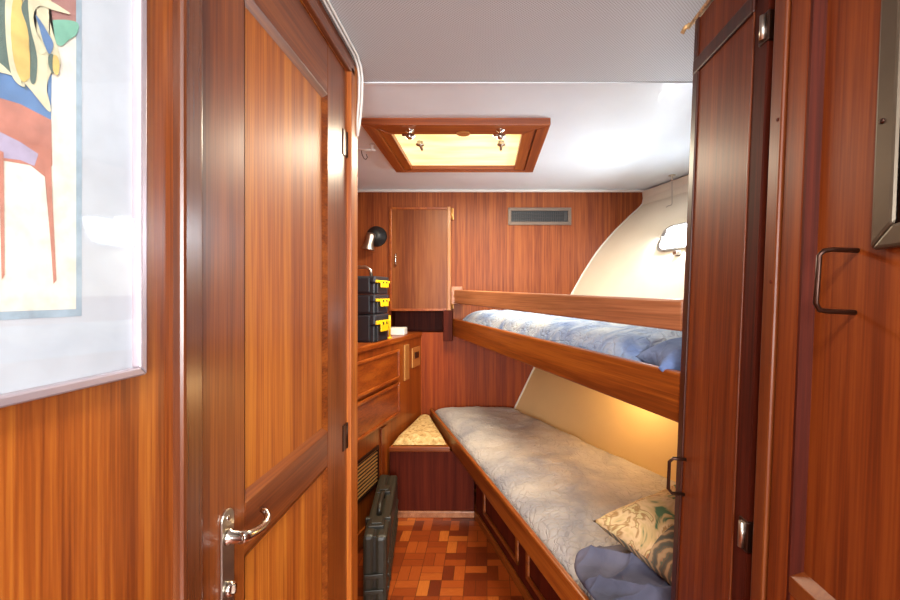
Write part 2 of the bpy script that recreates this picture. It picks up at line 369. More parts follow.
# left door
D = thing('door_1', '', '', (-.402, 1.22, 0), structure=True)
def rect_boards(mb, x0, x1, y0, y1, z0, z1): mb.box(x0, x1, y0, y1, z0, z1)
b = MB(); b.box(-.44, -.402, .592, .714, .01, Z(.634)); b.box(-.44, -.402, 1.085, 1.226, .01, Z(.634))
link('door_stile', b, 'frame_v', D, bevel=.002)
b = MB(); b.box(-.44, -.4022, .714, 1.085, Z(.505), Z(.634)); b.box(-.44, -.4022, .714, 1.085, Z(-.432), Z(-.345)); b.box(-.44, -.4022, .714, 1.085, .01, .20)
link('door_rail', b, 'frame_y', D, bevel=.002)
for z0, z1 in ((-.345, .505), (.20-ZC, -.432)):
    b = MB(); b.box(-.435, -.412, .712, 1.087, Z(z0)-.002, Z(z1)+.002)
    p = link('door_panel', b, 'door_panel', D)
    b = MB()   # sloping bead round the panel
    for (ya, za, yb, zb) in ((.714, z0, 1.085, z0), (1.085, z0, 1.085, z1), (1.085, z1, .714, z1), (.714, z1, .714, z0)):
        cy = .8995; cz = (z0+z1)/2
        ins = lambda y, z: (y+(.014 if y < cy else -.014), z+(.014 if z < cz else -.014))
        ia, ib = ins(ya, za), ins(yb, zb)
        b._f([b.bm.verts.new(q) for q in ((-.402, ya, Z(za)), (-.402, yb, Z(zb)), (-.4115, ib[0], Z(ib[1])), (-.4115, ia[0], Z(ia[1])))])
    link('bead', b, 'frame_y', p)
for zc in (.428, -.40):
    b = MB(); b.box(-.405, -.399, 1.196, 1.226, Z(zc-.036), Z(zc+.036)); h = link('hinge', b, 'bronze', D, bevel=.001)
    b = MB(); b.tube([(-.400, 1.227, Z(zc-.036)), (-.400, 1.227, Z(zc+.036))], .0035, 10); link('hinge_pin', b, 'bronze', h)
b = MB()
prof = []
for k in range(13): a = math.pi*k/12; prof.append((.662+.0155*math.cos(a), -.345+.0155*math.sin(a)))
for k in range(13): a = math.pi+math.pi*k/12; prof.append((.662+.0155*math.cos(a), -.53+.0155*math.sin(a)))
b.prism([(-.402, y, Z(z)) for y, z in prof], (.004, 0, 0))
H = link('door_handle', b, 'steel', D, bevel=.001)
b = MB(); b.lathe((-.398, .661, Z(-.372)), (1, 0, 0), [(0, .012), (.004, .012), (.006, .009), (.026, .008)])
pts = [(-.376, .655, Z(-.371)), (-.372, .668, Z(-.374)), (-.370, .685, Z(-.378)), (-.370, .705, Z(-.382)), (-.371, .722, Z(-.382)), (-.374, .733, Z(-.378)), (-.380, .738, Z(-.372)), (-.388, .738, Z(-.368))]
b.tube(pts, .0075, 14, [1.1, 1.1, 1, .95, .85, .75, .65, .5]); link('lever', b, 'chrome', H)
b = MB(); b.lathe((-.399, .661, Z(-.452)), (1, 0, 0), [(0, .011), (.006, .011), (.010, .008)]); b.box(-.390, -.386, .6595, .6625, Z(-.458), Z(-.446)); link('thumb_turn', b, 'chrome', H)
for zz in (-.343, -.485, -.53):
    b = MB(); b.lathe((-.3985, .662, Z(zz)), (1, 0, 0), [(0, .0045), (.0015, .004), (.002, .001)], 14); link('screw', b, 'chrome', H)
# rear of the boat, behind the viewer: saloon the daylight comes from
struct(link('wall_rear', MB().box(-1.8, 1.6, -2.62, -2.6, 0, Z(.70)), 'white', at=(0, -2.6, 0)))
struct(link('wall_saloon_port', MB().box(-1.82, -1.8, -2.6, -.6, 0, Z(.70)), 'white', at=(-1.8, -1.6, 0)))
struct(link('wall_saloon_starboard', MB().box(1.6, 1.62, -2.6, -.6, 0, Z(.70)), 'white', at=(1.6, -1.6, 0)))
struct(link('wall_saloon_divider', MB().box(-1.8, -.45, -.6, -.58, 0, Z(.70)), 'wall_ply', at=(-1, -.6, 0)))
b = MB(); b.box(.85, 1.6, -.6, -.58, 0, Z(.70)); b.box(.86, .88, -.6, .93, 0, Z(.70)); b.box(.86, 1.9, .925, .935, 0, Z(.70))
struct(link('wall_right', b, 'wall_ply', at=(1, 0, 0)))

# ------------------------------------------------------------------ cable along the ceiling corner
b = MB()
for k, dx in enumerate((0, .009)):
    b.tube([(-.384+dx, .5, Z(.694)), (-.384+dx, .9, Z(.693)), (-.384+dx, 1.24, Z(.693)), (-.386+dx, 1.285, Z(.684)), (-.385+dx, 1.299, Z(.655)), (-.387+dx, 1.302, Z(.60)), (-.392+dx, 1.302, Z(.54)), (-.396+dx*.5, 1.302, Z(.48))], .0035, 8)
tag(link('cable', b, 'white_plastic'), 'pair of white cables running along the ceiling corner above the panelled door', 'cable')
hk = thing('ceiling_hook', 'small white cord hook with dark loop beside the ceiling hatch', 'hook', (-.535, 2.0, Z(.66)))
b = MB(); b.lathe((-.535, 2.0, Z(.70)), (0, 0, -1), [(0, .014), (.006, .012), (.012, .007), (.03, .006)]); b.tube([(-.60, 2.0, Z(.676)), (-.52, 2.0, Z(.674))], .004, 8); link('hook_base', b, 'white_plastic', hk)
b = MB(); b.tube([(-.585, 2.0, Z(.672)), (-.58, 2.0, Z(.65)), (-.572, 2.0, Z(.635)), (-.564, 2.0, Z(.63)), (-.556, 2.0, Z(.64)), (-.562, 2.0, Z(.655))], .002, 6); link('cord_loop', b, 'black', hk)
hw = thing('hanging_hook', 'thin wire hook hanging from the ceiling above the porthole', 'hook', (1.08, 2.51, Z(.52)))
b = MB(); b.lathe((1.08, 2.51, Z(.70)), (0, 0, -1), [(0, .02), (.004, .02), (.006, .006), (.03, .006), (.034, .002)]); link('hook_plate', b, 'steel', hw)
b = MB(); b.tube([(1.08, 2.51, Z(.68)), (1.08, 2.51, Z(.535)), (1.075, 2.51, Z(.525)), (1.06, 2.51, Z(.522)), (1.045, 2.51, Z(.512))], .0022, 6); link('wire', b, 'steel', hw)

# ------------------------------------------------------------------ picture
P = thing('framed_picture', 'framed tropical fish print in a thin lavender-grey frame on the left wall', 'picture', (-.402, .25, Z(-.09)))
zt = .62; yn = -.16
b = MB(); b.ring(yn, .488, Z(-.09), Z(zt), .0095, -.402, -.385); link('frame', b, 'pic_frame', P, bevel=.002)
b = MB(); b.box(-.4015, -.395, yn+.008, .480, Z(-.082), Z(zt-.008)); link('mount', b, 'mount', P)
XA = -.3948; KX = .3945
def art(px, py):
    y = KX*F/(PX-px); return (y, -(py-PY)/F*y)
acol = {'paper': (240, 238, 222), 'border': (150, 178, 196), 'rose': (160, 104, 96), 'blue': (72, 118, 176), 'green': (104, 178, 150), 'cream': (226, 220, 180),
        'yellow': (226, 190, 96), 'darkgreen': (70, 96, 88), 'coral': (190, 112, 92), 'lilac': (168, 158, 190)}
mats = []; key = {}
for k, c in acol.items(): key[k] = len(mats); mats.append(flat('print_'+k, tuple(v*.80+36 for v in c), .7, noise_amt=.16, nscale=60))
b = MB(); lay = [0]
def poly(c, pts, raw=False):
    lay[0] += 1; x = XA + .00010*lay[0]
    q = [(x, *(p if raw else art(*p))) for p in pts]; f = b._f([b.bm.verts.new((x, yy, Z(zz))) for x, yy, zz in q], key[c])
def sm(pts, n=6):   # closed Catmull-Rom
    out = []; N = len(pts)
    for i in range(N):
        p0, p1, p2, p3 = [Vector(pts[(i+j-1) % N]) for j in range(4)]
        for k in range(n):
            t = k/n; out.append(tuple(.5*((2*p1)+(p2-p0)*t+(2*p0-5*p1+4*p2-p3)*t*t+(3*p1-p0-3*p2+p3)*t**3)))
    return out
y_r, z_b = art(82, 316)
poly('border', [(.02, z_b), (y_r, z_b), (y_r, .54), (.02, .54)], True)
poly('paper', [(.027, z_b+.007), (y_r-.006, z_b+.007), (y_r-.006, .533), (.027, .533)], True)
poly('rose', [(-40, -60), (76, -60), (76, 22), (55, 22), (30, 18), (-40, 20)])
poly('blue', [(-60, 60), (-20, 20), (20, -10), (33, 15), (45, 40), (52, 55), (51, 120), (20, 108), (-60, 90)])
poly('coral', [(-60, 84), (0, 98), (20, 104), (51, 120), (52, 165), (45, 177), (30, 165), (-60, 150)])
poly('lilac', [(-60, 128), (0, 132), (20, 142), (38, 154), (34, 166), (20, 160), (-60, 150)])
poly('coral', [(42, 150), (50, 150), (52, 200), (56, 280), (53, 284), (50, 240), (46, 190)])
poly('coral', [(-2, 150), (3, 152), (4, 275), (1, 280), (0, 220)])
poly('green', sm([(50, 21), (76, 22), (76, 34), (68, 40), (60, 46), (52, 38)]))
# fish
poly('cream', sm([(-50, 0), (-30, -50), (20, -70), (50, -30), (48, 14), (60, 60), (54, 66), (46, 86), (49, 112), (20, 80), (-10, 70), (-40, 60)]))
poly('darkgreen', sm([(-60, -20), (-20, -60), (12, -8), (4, 20), (8, 40), (16, 72), (26, 90), (-2, 62), (-30, 50)]))
poly('cream', sm([(6, -6), (20, -16), (22, 0), (12, 20), (14, 60), (24, 86), (12, 78), (6, 50), (4, 16)]))
poly('yellow', sm([(14, -6), (22, 4), (27, 28), (28, 50), (31, 72), (22, 82), (14, 66), (10, 40), (10, 14)]))
poly('darkgreen', sm([(20, 8), (26, -2), (30, 10), (32, 36), (36, 60), (34, 82), (29, 80), (29, 52), (26, 28)]))
poly('cream', sm([(28, -10), (44, -2), (58, 6), (69, 14), (52, 10), (38, 6), (32, 16), (36, 34), (45, 50), (40, 54), (34, 46), (28, 20)]))
poly('blue', sm([(34, 15), (40, 22), (46, 32), (52, 44), (48, 54), (42, 42), (38, 28)]))
poly('darkgreen', sm([(47, 56), (51, 54), (54, 62), (54, 72), (50, 72), (47, 64)]))
poly('yellow', sm([(52, 55), (56, 57), (58, 66), (56, 75), (52, 72), (51, 63)]))
bmesh.ops.triangulate(b.bm, faces=b.bm.faces)
link('print', b, mats, P)
b = MB(); b.box(-.3905, -.3895, yn+.009, .479, Z(-.081), Z(zt-.009)); link('glass', b, 'glass', P)

# ------------------------------------------------------------------ hatch
Hh = thing('ceiling_hatch', 'square wooden-framed ceiling hatch glowing warm yellow', 'hatch', ((hx0+hx1)/2, (hy0+hy1)/2, Z(.67)))
def hring(x0, x1, y0, y1, w, z0, z1, bev=.003):
    for (pts, mt) in (([(x0, y0), (x1, y0), (x1-w[1], y0+w[2]), (x0+w[0], y0+w[2])], 'hatch_x'), ([(x0, y1), (x0+w[0], y1-w[3]), (x1-w[1], y1-w[3]), (x1, y1)], 'hatch_x'),
                  ([(x0, y0), (x0+w[0], y0+w[2]), (x0+w[0], y1-w[3]), (x0, y1)], 'hatch_y'), ([(x1, y0), (x1, y1), (x1-w[1], y1-w[3]), (x1-w[1], y0+w[2])], 'hatch_y')):
        yield MB().prism([(x, y, Z(z0)) for x, y in pts], (0, 0, z1-z0)), mt
for mb, mt in hring(hx0, hx1, hy0, hy1, (.05, .05, .05, .018), .672, .71): link('outer_frame', mb, mt, Hh, bevel=.003)
for mb, mt in hring(hx0+.052, hx1-.052, hy0+.052, hy1-.020, (.042, .052, .066, .018), .678, .715): link('inner_frame', mb, mt, Hh, bevel=.003)
b = MB(); b.box(hx0+.09, hx1-.09, hy0+.10, hy1-.03, Z(.700), Z(.706)); link('glowing_pane', b, 'pane', Hh)
for x in (-.315, .055):
    b = MB(); b.lathe((x, 1.752, Z(.673)), (0, 0, -1), [(0, .018), (.004, .018), (.008, .008), (.02, .007), (.024, .014), (.034, .014), (.037, .008)]); k = link('knob', b, 'chrome', Hh)
    b = MB(); b.tube([(x-.03, 1.748, Z(.650)), (x+.02, 1.752, Z(.650))], .006, 10); link('latch_arm', b, 'chrome', k)
    b = MB(); b.lathe((x+.01, 1.96, Z(.70)), (0, 0, -1), [(0, .014), (.01, .012), (.012, .02), (.018, .018)]); b.tube([(x+.01, 1.93, Z(.684)), (x+.01, 2.02, Z(.684))], .007, 10); link('dog_latch', b, 'steel', Hh)
b = MB(); b.lathe((-.1, 1.805, Z(.678)), (0, 0, -1), [(0, .03), (.003, .028)], 24); link('finger_plate', b, 'brass', Hh)

# ------------------------------------------------------------------ bulkhead fittings
V = thing('air_vent', 'taupe rectangular air vent with dark slats high on the forward bulkhead', 'vent', (.35, 2.866, Z(.465)))
def ringxz(mb, x0, x1, z0, z1, w, ya, yb):
    O = [(x0, z0), (x1, z0), (x1, z1), (x0, z1)]; I = [(x0+w, z0+w), (x1-w, z0+w), (x1-w, z1-w), (x0+w, z1-w)]
    for i in range(4):
        j = (i+1) % 4; mb.prism([(O[i][0], ya, Z(O[i][1])), (O[j][0], ya, Z(O[j][1])), (I[j][0], ya, Z(I[j][1])), (I[i][0], ya, Z(I[i][1]))], (0, yb-ya, 0))
    return mb
link('frame', ringxz(MB(), .140, .561, .466, .582, .022, 2.858, 2.870), 'vent', V, bevel=.002)
b = MB(); b.box(.16, .54, 2.8685, 2.8695, Z(.486), Z(.562)); link('backing', b, 'black', V)
b = MB()
for i in range(26): x = .166+.0145*i; b.box(x, x+.0035, 2.862, 2.868, Z(.488), Z(.560))
for i in range(2): z = .512+.024*i; b.box(.162, .539, 2.860, 2.863, Z(z), Z(z+.004))
b.box(.51, .535, 2.8595, 2.863, Z(.495), Z(.553))
o = link('slats', b, 'vent_dark', V)
L_ = thing('wall_locker', 'small wooden locker door hung on the forward bulkhead beside the reading lamp', 'cupboard', (-.445, 2.87, Z(-.106)))
b = MB(); b.box(-.640, -.245, 2.842, 2.866, Z(-.10), Z(.575)); d = link('door', b, 'lock_door', L_, bevel=.003)
link('edging', ringxz(MB(), -.645, -.240, -.106, .581, .016, 2.838, 2.868), 'hatch_y', L_, bevel=.003)
b = MB(); b.box(-.262, -.238, 2.832, 2.8695, Z(-.108), Z(.583)); link('edge_strip', b, 'pale_edge', L_, bevel=.003)
b = MB(); b.tube([(-.600, 2.842, Z(.272)), (-.600, 2.822, Z(.268)), (-.600, 2.818, Z(.25)), (-.600, 2.818, Z(.215)), (-.600, 2.822, Z(.197)), (-.600, 2.842, Z(.193))], .005, 8); link('handle', b, 'chrome', L_)
b = MB(); b.box(-.238, -.222, 2.85, 2.8695, Z(.50), Z(.575)); b.tube([(-.232, 2.848, Z(.50)), (-.232, 2.848, Z(.575))], .007, 8); link('hinge', b, 'brass', L_)
b = MB(); b.box(-.238, -.222, 2.85, 2.8695, Z(-.09), Z(-.02)); b.tube([(-.232, 2.848, Z(-.09)), (-.232, 2.848, Z(-.02))], .007, 8); link('hinge', b, 'brass', L_)
# reading lamp
Ln = thing('reading_lamp', 'black and silver swivel reading lamp mounted on the forward bulkhead', 'lamp', (-.75, 2.869, Z(.39)))
b = MB(); b.lathe((-.735, 2.869, Z(.39)), (0, -1, 0), [(0, .068), (.01, .068), (.016, .060), (.03, .050), (.05, .036), (.058, .02)], 32); link('mount', b, 'black', Ln)
b = MB(); b.lathe((-.752, 2.80, Z(.405)), (-.22, 0, -1), [(0, .014), (.004, .026), (.02, .030), (.05, .027), (.075, .030), (.105, .042), (.112, .043)], 28); link('lamp_shade', b, 'steel', Ln)
b = MB(); b.tube([(-.735, 2.82, Z(.39)), (-.755, 2.80, Z(.385))], .012, 10); link('swivel_joint', b, 'chrome', Ln)

# ------------------------------------------------------------------ dresser
Dr = thing('dresser', 'built-in mahogany dresser with two panelled drawer fronts on the port side', 'dresser', (-.75, 2.1, 0))
yA, yB = 1.31, 2.866
def drp(y, zr, off=0): n = Vector((1, -.196, 0)).normalized(); return Vector((drx(y), y, Z(zr))) + n*off
b = MB(); b.prism([(-.945, yA, 0), (drx(yA), yA, 0), (drx(yB), yB, 0), (-.945, yB, 0)], (0, 0, Z(-.275))); link('body', b, 'dresser_v', Dr)
b = MB(); b.prism([(-.945, yA, Z(-.275)), (drx(yA)+.01, yA, Z(-.275)), (drx(yB)+.01, yB, Z(-.275)), (-.945, yB, Z(-.275))], (0, 0, .03)); link('countertop', b, 'dresser', Dr, bevel=.006)
def facebox(mb, y0, y1, z0, z1, o0, o1):
    a, c = drp(y0, z0, o0), drp(y1, z0, o0); d = drp(0, 0, o1)-drp(0, 0, o0)
    mb.prism([a, c, drp(y1, z1, o0), drp(y0, z1, o0)], d); return mb
def facering(mb, y0, y1, z0, z1, w, o0, o1):
    O = [(y0, z0), (y1, z0), (y1, z1), (y0, z1)]; I = [(y0+w, z0+w), (y1-w, z0+w), (y1-w, z1-w), (y0+w, z1-w)]; d = drp(0, 0, o1)-drp(0, 0, o0)
    for i in range(4):
        j = (i+1) % 4; mb.prism([drp(*O[i], o0), drp(*O[j], o0), drp(*I[j], o0), drp(*I[i], o0)], d)
    return mb
for z0, z1 in ((-.475, -.315), (-.678, -.505)):
    dd = link('drawer', facebox(MB(), 1.62, 2.475, z0, z1, 0, .010), 'dresser', Dr, bevel=.002)
    link('drawer_moulding', facering(MB(), 1.615, 2.48, z0-.005, z1+.005, .016, .002, .018), 'hatch_y', dd, bevel=.004)
gr = link('vent_grille', facering(MB(), 1.90, 2.225, -.975, -.775, .014, .001, .010), 'bronze', Dr, bevel=.002)
b = MB()
for i in range(10): z = -.955+.018*i; facebox(b, 1.914, 2.211, z, z+.006, .001, .007)
link('grille_slats', b, 'brass', gr)
g2 = link('grille_backing', facebox(MB(), 1.912, 2.213, -.963, -.787, .0005, .0015), 'black', gr)
link('skirting', facebox(MB(), 1.4, 2.30, -1.20, -1.12, 0, .008), 'dresser', Dr, bevel=.002)
link('face_stile', facebox(MB(), 2.255, 2.325, -1.12, -.70, 0, .008), 'dresser_v', Dr, bevel=.002)
link('latch_strip', facebox(MB(), 2.575, 2.645, -.515, -.300, 0, .008), 'brass', Dr, bevel=.002)
sp = link('switch_plate', facebox(MB(), 2.70, 2.835, -.46, -.335, 0, .007), 'brass', Dr, bevel=.002)
link('switch_rocker', facebox(MB(), 2.735, 2.80, -.405, -.365, .007, .012), 'bronze', sp, bevel=.001)
# tool organisers: a stack of three
ang = math.atan(.196)
def tool_box(z0, h, label, wide=.175, up=False):
    dv = Vector((.196, 1, 0)).normalized(); nv = Vector((1, -.196, 0)).normalized()
    p0 = Vector((drx(2.20), 2.20, z0)) - nv*.002
    t = thing('tool_box', label, 'tool box', tuple(p0+dv*.09-nv*.11), group=None)
    def pt(a, n, z): return p0+dv*a-nv*n+Vector((0, 0, z))
    def bx(a0, a1, n0, n1, z0_, z1_): return MB().prism([pt(a0, n0, z0_), pt(a1, n0, z0_), pt(a1, n1, z0_), pt(a0, n1, z0_)], (0, 0, z1_-z0_))
    link('body', bx(.004, wide-.004, .006, .23, .0, h*.60), 'black_soft', t, bevel=.006)
    link('lid', bx(0, wide, 0, .236, h*.60, h-.002), 'black_soft', t, bevel=.008)
    l = link('latch', bx(.008, wide-.005, -.008, .004, h*.62, h*.76), 'yellow', t, bevel=.003)
    link('latch_tab', bx(wide*.28, wide*.80, -.013, -.004, h*.36, h*.66), 'yellow', l, bevel=.003)
    for a in (.38, .62): link('latch_slot', bx(wide*a, wide*a+.014, -.0145, -.012, h*.60, h*.70), 'black', l)
    link('corner_rib', bx(-.004, .012, .03, .21, .01, h-.01), 'black_soft', t, bevel=.003)
    link('corner_rib', bx(.02, .035, -.004, .006, .006, h*.58), 'black_soft', t, bevel=.002)
    if up:
        q = MB(); q.tube([pt(.06, .05, h), pt(.055, .05, h+.03), pt(.06, .08, h+.048), pt(.065, .17, h+.048), pt(.06, .20, h+.03), pt(.06, .20, h)], .008, 10)
        link('carry_handle', q, 'steel', t)
    return t
zc0 = Z(-.245)
tool_box(zc0, .147, 'black tool box with yellow latch, bottom of the stack on the dresser')
tool_box(zc0+.147, .103, 'black tool box with yellow latch, middle of the stack on the dresser')
tool_box(zc0+.25, .095, 'black tool box with silver carry handle, topmost of the stack on the dresser', up=True)
b = MB(); dv = Vector((.196, 1, 0)).normalized(); q = Vector((drx(2.45)-.03, 2.44, zc0))
b.tube([q, q+Vector((0, 0, .13))], .006, 8); b.lathe(q, (0, 0, 1), [(0, .014), (.004, .014), (.006, .006)], 16)
tag(link('marker_pen', b, 'yellow'), 'upright yellow rod standing behind the stacked tool boxes', 'pen')
b = MB(); b.box(-.60, -.50, 2.60, 2.70, zc0, zc0+.045)
tag(link('small_box', b, 'white_plastic', bevel=.006), 'small cream box on the dresser top behind the tool boxes', 'box')

# ------------------------------------------------------------------ case on the floor
yc0, yc1 = 1.66, 2.25; cd = Vector((-.136, 1, 0)).normalized(); cn = Vector((-1, -.136, 0)).normalized()
Ca = thing('tool_case', 'long dark olive hard case standing on edge on the floor against the dresser', 'case', (-.45, 2.0, 0))
def cp(a, n, z): return Vector((-.386, yc0, z))+cd*a+cn*n
def cb(a0, a1, n0, n1, z0, z1): return MB().prism([cp(a0, n0, z0), cp(a1, n0, z0), cp(a1, n1, z0), cp(a0, n1, z0)], (0, 0, z1-z0))
LC = .585; hC = .284
link('shell_half', cb(0, LC, 0, .046, .004, hC-.006), 'olive', Ca, bevel=.014)
link('shell_half', cb(0, LC, .05, .092, .004, hC), 'olive', Ca, bevel=.014)
link('seam_band', cb(.006, LC-.006, .042, .054, .006, hC-.006), 'olive_dark', Ca, bevel=.002)
for a in (.06, .36):
    l = link('latch', cb(a, a+.07, .018, .080, hC-.012, hC+.006), 'olive_dark', Ca, bevel=.003)
    link('latch_tab', cb(a+.015, a+.055, .028, .07, hC+.004, hC+.011), 'olive', l, bevel=.002)
b = MB(); b.tube([cp(.17, .048, hC-.005), cp(.175, .048, hC+.018), cp(.20, .048, hC+.026), cp(.30, .048, hC+.026), cp(.325, .048, hC+.018), cp(.33, .048, hC-.005)], .010, 10); link('carry_handle', b, 'olive_dark', Ca)
for z in (.06, .12): link('end_rib', cb(-.006, .01, .012, .086, z, z+.018), 'olive', Ca, bevel=.003)
for z in (.05, .10, .15): link('side_rib', cb(.03, LC-.03, -.005, .01, z, z+.014), 'olive', Ca, bevel=.003)
link('end_rib', cb(.13, .15, -.004, .10, .02, hC+.002), 'olive', Ca, bevel=.003)

# ------------------------------------------------------------------ corner seat
S = thing('corner_seat', 'low dark-fronted wooden corner seat between the dresser and lower bunk', 'seat', (-.35, 2.5, 0))
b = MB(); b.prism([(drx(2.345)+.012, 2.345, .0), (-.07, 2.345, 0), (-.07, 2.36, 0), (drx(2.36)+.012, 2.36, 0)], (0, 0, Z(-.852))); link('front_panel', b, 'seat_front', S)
b = MB(); b.prism([(drx(2.33)+.012, 2.33, Z(-.852)), (bedx(2.33)-.005, 2.33, Z(-.852)), (bedx(2.86)-.005, 2.86, Z(-.852)), (drx(2.86)+.012, 2.86, Z(-.852))], (0, 0, .028)); link('seat_board', b, 'frame_x', S, bevel=.006)
b = MB(); b.box(drx(2.34)+.012, -.068, 2.332, 2.345, .0, .035); link('skirting', b, 'board_pale', S, bevel=.004)
# cushion
ca = [Vector((drx(2.36)+.022, 2.352)), Vector((bedx(2.36)-.016, 2.352)), Vector((bedx(2.84)-.016, 2.845)), Vector((drx(2.84)+.018, 2.845))]
def cush(u, v):
    p = (ca[0]*(1-u)+ca[1]*u)*(1-v)+(ca[3]*(1-u)+ca[2]*u)*v
    e = (1-abs(2*u-1)**5)*(1-abs(2*v-1)**8); h = .045*max(0, e)**.45+.006*noise.noise(Vector((u*5, v*6, 0)))*e
    return (p.x, p.y, Z(-.824)+.004+h)
b = MB(); b.grid(cush, 24, 30); tag(link('seat_cushion', b, 'beige'), 'beige patterned triangular cushion on the corner seat', 'cushion')

# ------------------------------------------------------------------ lower bunk
Lb = thing('lower_bunk', 'lower built-in wooden bunk along the starboard side', 'bunk', (.1, 1.9, 0))
ye0, ye1 = .96, 2.86
def slab(fn, z0, z1, th, y0=ye0, y1=ye1, n=1):   # board following a line, thickness outboard
    return MB().prism([(fn(y0), y0, Z(z0)), (fn(y1), y1, Z(z0)), (fn(y1)+th, y1, Z(z0)), (fn(y0)+th, y0, Z(z0))], (0, 0, z1-z0))
link('rail', slab(bedx, -.842, -.752, .012), 'board', Lb, bevel=.006)
link('rail_moulding', slab(lambda y: bedx(y)-.006, -.768, -.752, .014), 'board', Lb, bevel=.004)
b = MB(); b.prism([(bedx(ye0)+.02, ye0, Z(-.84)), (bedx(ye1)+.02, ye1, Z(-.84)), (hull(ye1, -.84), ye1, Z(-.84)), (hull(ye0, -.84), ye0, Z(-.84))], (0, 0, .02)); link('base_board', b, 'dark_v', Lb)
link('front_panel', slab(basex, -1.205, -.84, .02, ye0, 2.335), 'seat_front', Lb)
link('skirting', slab(lambda y: basex(y)-.012, -1.21, -1.165, .012, ye0, 2.32), 'board', Lb, bevel=.004)
for ya, yb in ((1.32, 1.70), (1.78, 2.2)):
    q = MB(); f = lambda y: basex(y)-.010
    for (y0, y1, z0, z1) in ((ya, yb, -.905, -.885), (ya, yb, -1.12, -1.10), (ya, ya+.02, -1.12, -.885), (yb-.02, yb, -1.12, -.885)):
        q.prism([(f(y0), y0, Z(z0)), (f(y1), y1, Z(z0)), (f(y1)+.01, y1, Z(z0)), (f(y0)+.01, y0, Z(z0))], (0, 0, z1-z0))
    link('panel_moulding', q, 'board', Lb, bevel=.003)
def mattress(inx, y0, y1, zb, zt, inset, seed, gap=.012, amp=.006, nu=60, nv=150, p=9, lump=.012, hz=None):
    def fn(u, v):
        y = y0+(y1-y0)*v; a = inx(y)+inset; c = hull(y, hz if hz is not None else zb)-gap
        if u < .0001 or u > .9999 or v < .0001 or v > .9999: return (a+(c-a)*u, y, Z(zb))
        e = (1-abs(2*u-1)**p)*(1-abs(2*v-1)**(p*3)); e = max(0, e)
        x = a+(c-a)*u; q = Vector((x*6, y*6, seed))
        h = (zt-zb)*(e**.35)+e*(lump*noise.noise(q*.6)+amp*noise.noise(q*2.2+Vector((0, 0, 5)))+amp*.8*abs(noise.noise(q*4.5)))
        return (x, y, Z(zb+h))
    m = MB(); m.grid(fn, nu, nv); return m
tag(link('mattress', mattress(bedx, .975, 2.85, -.815, -.722, .012, 2, hz=-.76, gap=.03), 'quilt'), 'grey quilted mattress cover on the lower bunk', 'mattress')
# slate blanket, rumpled at the near end
def blanket(u, v):
    y = .985+.265*v - .05*(1-u)**3*v; x0 = bedx(y)-.006; x = x0+.52*u
    x += .07*(1-u)*v**4
    e = max(0, (1-abs(2*u-1)**8)*(1-abs(2*v-1)**8))
    d = Vector((x, y, 0)); f = abs(math.sin((x*.8+y*1.1)*30+4*noise.noise(d*6)))
    return (x, y, Z(-.722)+.005*e+e**.4*(.012+.026*(1-abs(math.sin((y*1.0+.30*x)*25+2.2*noise.noise(d*5))))**2.5+.009*(1-abs(math.sin((y*.8-.5*x)*34+5*noise.noise(d*4+Vector((7, 0, 0))))))**5+.008*noise.noise(d*10)))
b = MB(); b.grid(blanket, 200, 120); tag(link('blanket', b, 'navy', solid=.004), 'rumpled slate-blue blanket at the near end of the lower bunk', 'blanket')
# pillow
def pillow_mesh(cx, cy, cz, L, W, T, rz, tilt, roll, name, mats):
    m = MB(); Mx = Matrix.Translation((cx, cy, cz)) @ Matrix.Rotation(rz, 4, 'Z') @ Matrix.Rotation(tilt, 4, 'Y') @ Matrix.Rotation(roll, 4, 'X')
    for sgn, mi in ((1, 0), (-1, 1)):
        m.mi = mi
        def fn(u, v):
            a, c = 2*u-1, 2*v-1; x = a*(1-.10*(1-abs(a)**2)*0-.09*(1-abs(c)**2)*-0)*L/2*(1-.10*(1-c*c)*abs(a)**1) ; y = c*W/2*(1-.12*(1-a*a)*abs(c))
            e = max(0, (1-a**4)*(1-c**4)); h = T/2*e**.55 + .010*noise.noise(Vector((x*14, y*14, sgn)))*e
            return Mx @ Vector((x, y, sgn*h))
        vs = m.grid(fn, 40, 32)
        if sgn == 1 and mats[0] != mats[1]:      # striped lower border of the print
            for f in m.bm.faces:
                c = Mx.inverted() @ f.calc_center_median()
                if c.y < -.05*W-.05*math.sin(c.x*9)+.10*c.x: f.material_index = 1
    bmesh.ops.remove_doubles(m.bm, verts=m.bm.verts, dist=.0004)
    return link(name, m, mats)
tag(pillow_mesh(.60, 1.175, Z(-.645), .50, .36, .13, R(30), R(-4), R(10), 'pillow', ['floral', 'striped']), 'tropical leaf-print pillow in tan and green on the lower bunk', 'pillow')

# ------------------------------------------------------------------ upper bunk
Ub = thing('upper_bunk', 'upper wooden bunk with pale guard rail along the starboard side', 'bunk', (.3, 1.9, Z(-.26)))
def fboard(fn, y0, y1, a0, a1, c0, c1, th):    # tapered board: z a0..a1 at y1(back), c0..c1 at y0(front)
    m = MB(); v = lambda x, y, z: m.bm.verts.new((x, y, Z(z)))
    A = [v(fn(y0), y0, c0), v(fn(y1), y1, a0), v(fn(y1), y1, a1), v(fn(y0), y0, c1)]
    B_ = [v(fn(y0)+th, y0, c0), v(fn(y1)+th, y1, a0), v(fn(y1)+th, y1, a1), v(fn(y0)+th, y0, c1)]
    m._f(A); m._f(B_[::-1])
    for i in range(4): m._f([A[i], B_[i], B_[(i+1) % 4], A[(i+1) % 4]])
    return m
link('side_board', fboard(upx, .925, 2.862, -.268, -.155, -.278, -.167, .022), 'board', Ub, bevel=.005)
link('guard_rail', fboard(lambda y: upx(y)+.004, .925, 2.84, -.053, .035, -.079, -.010, .02), 'board_pale', Ub, bevel=.005)
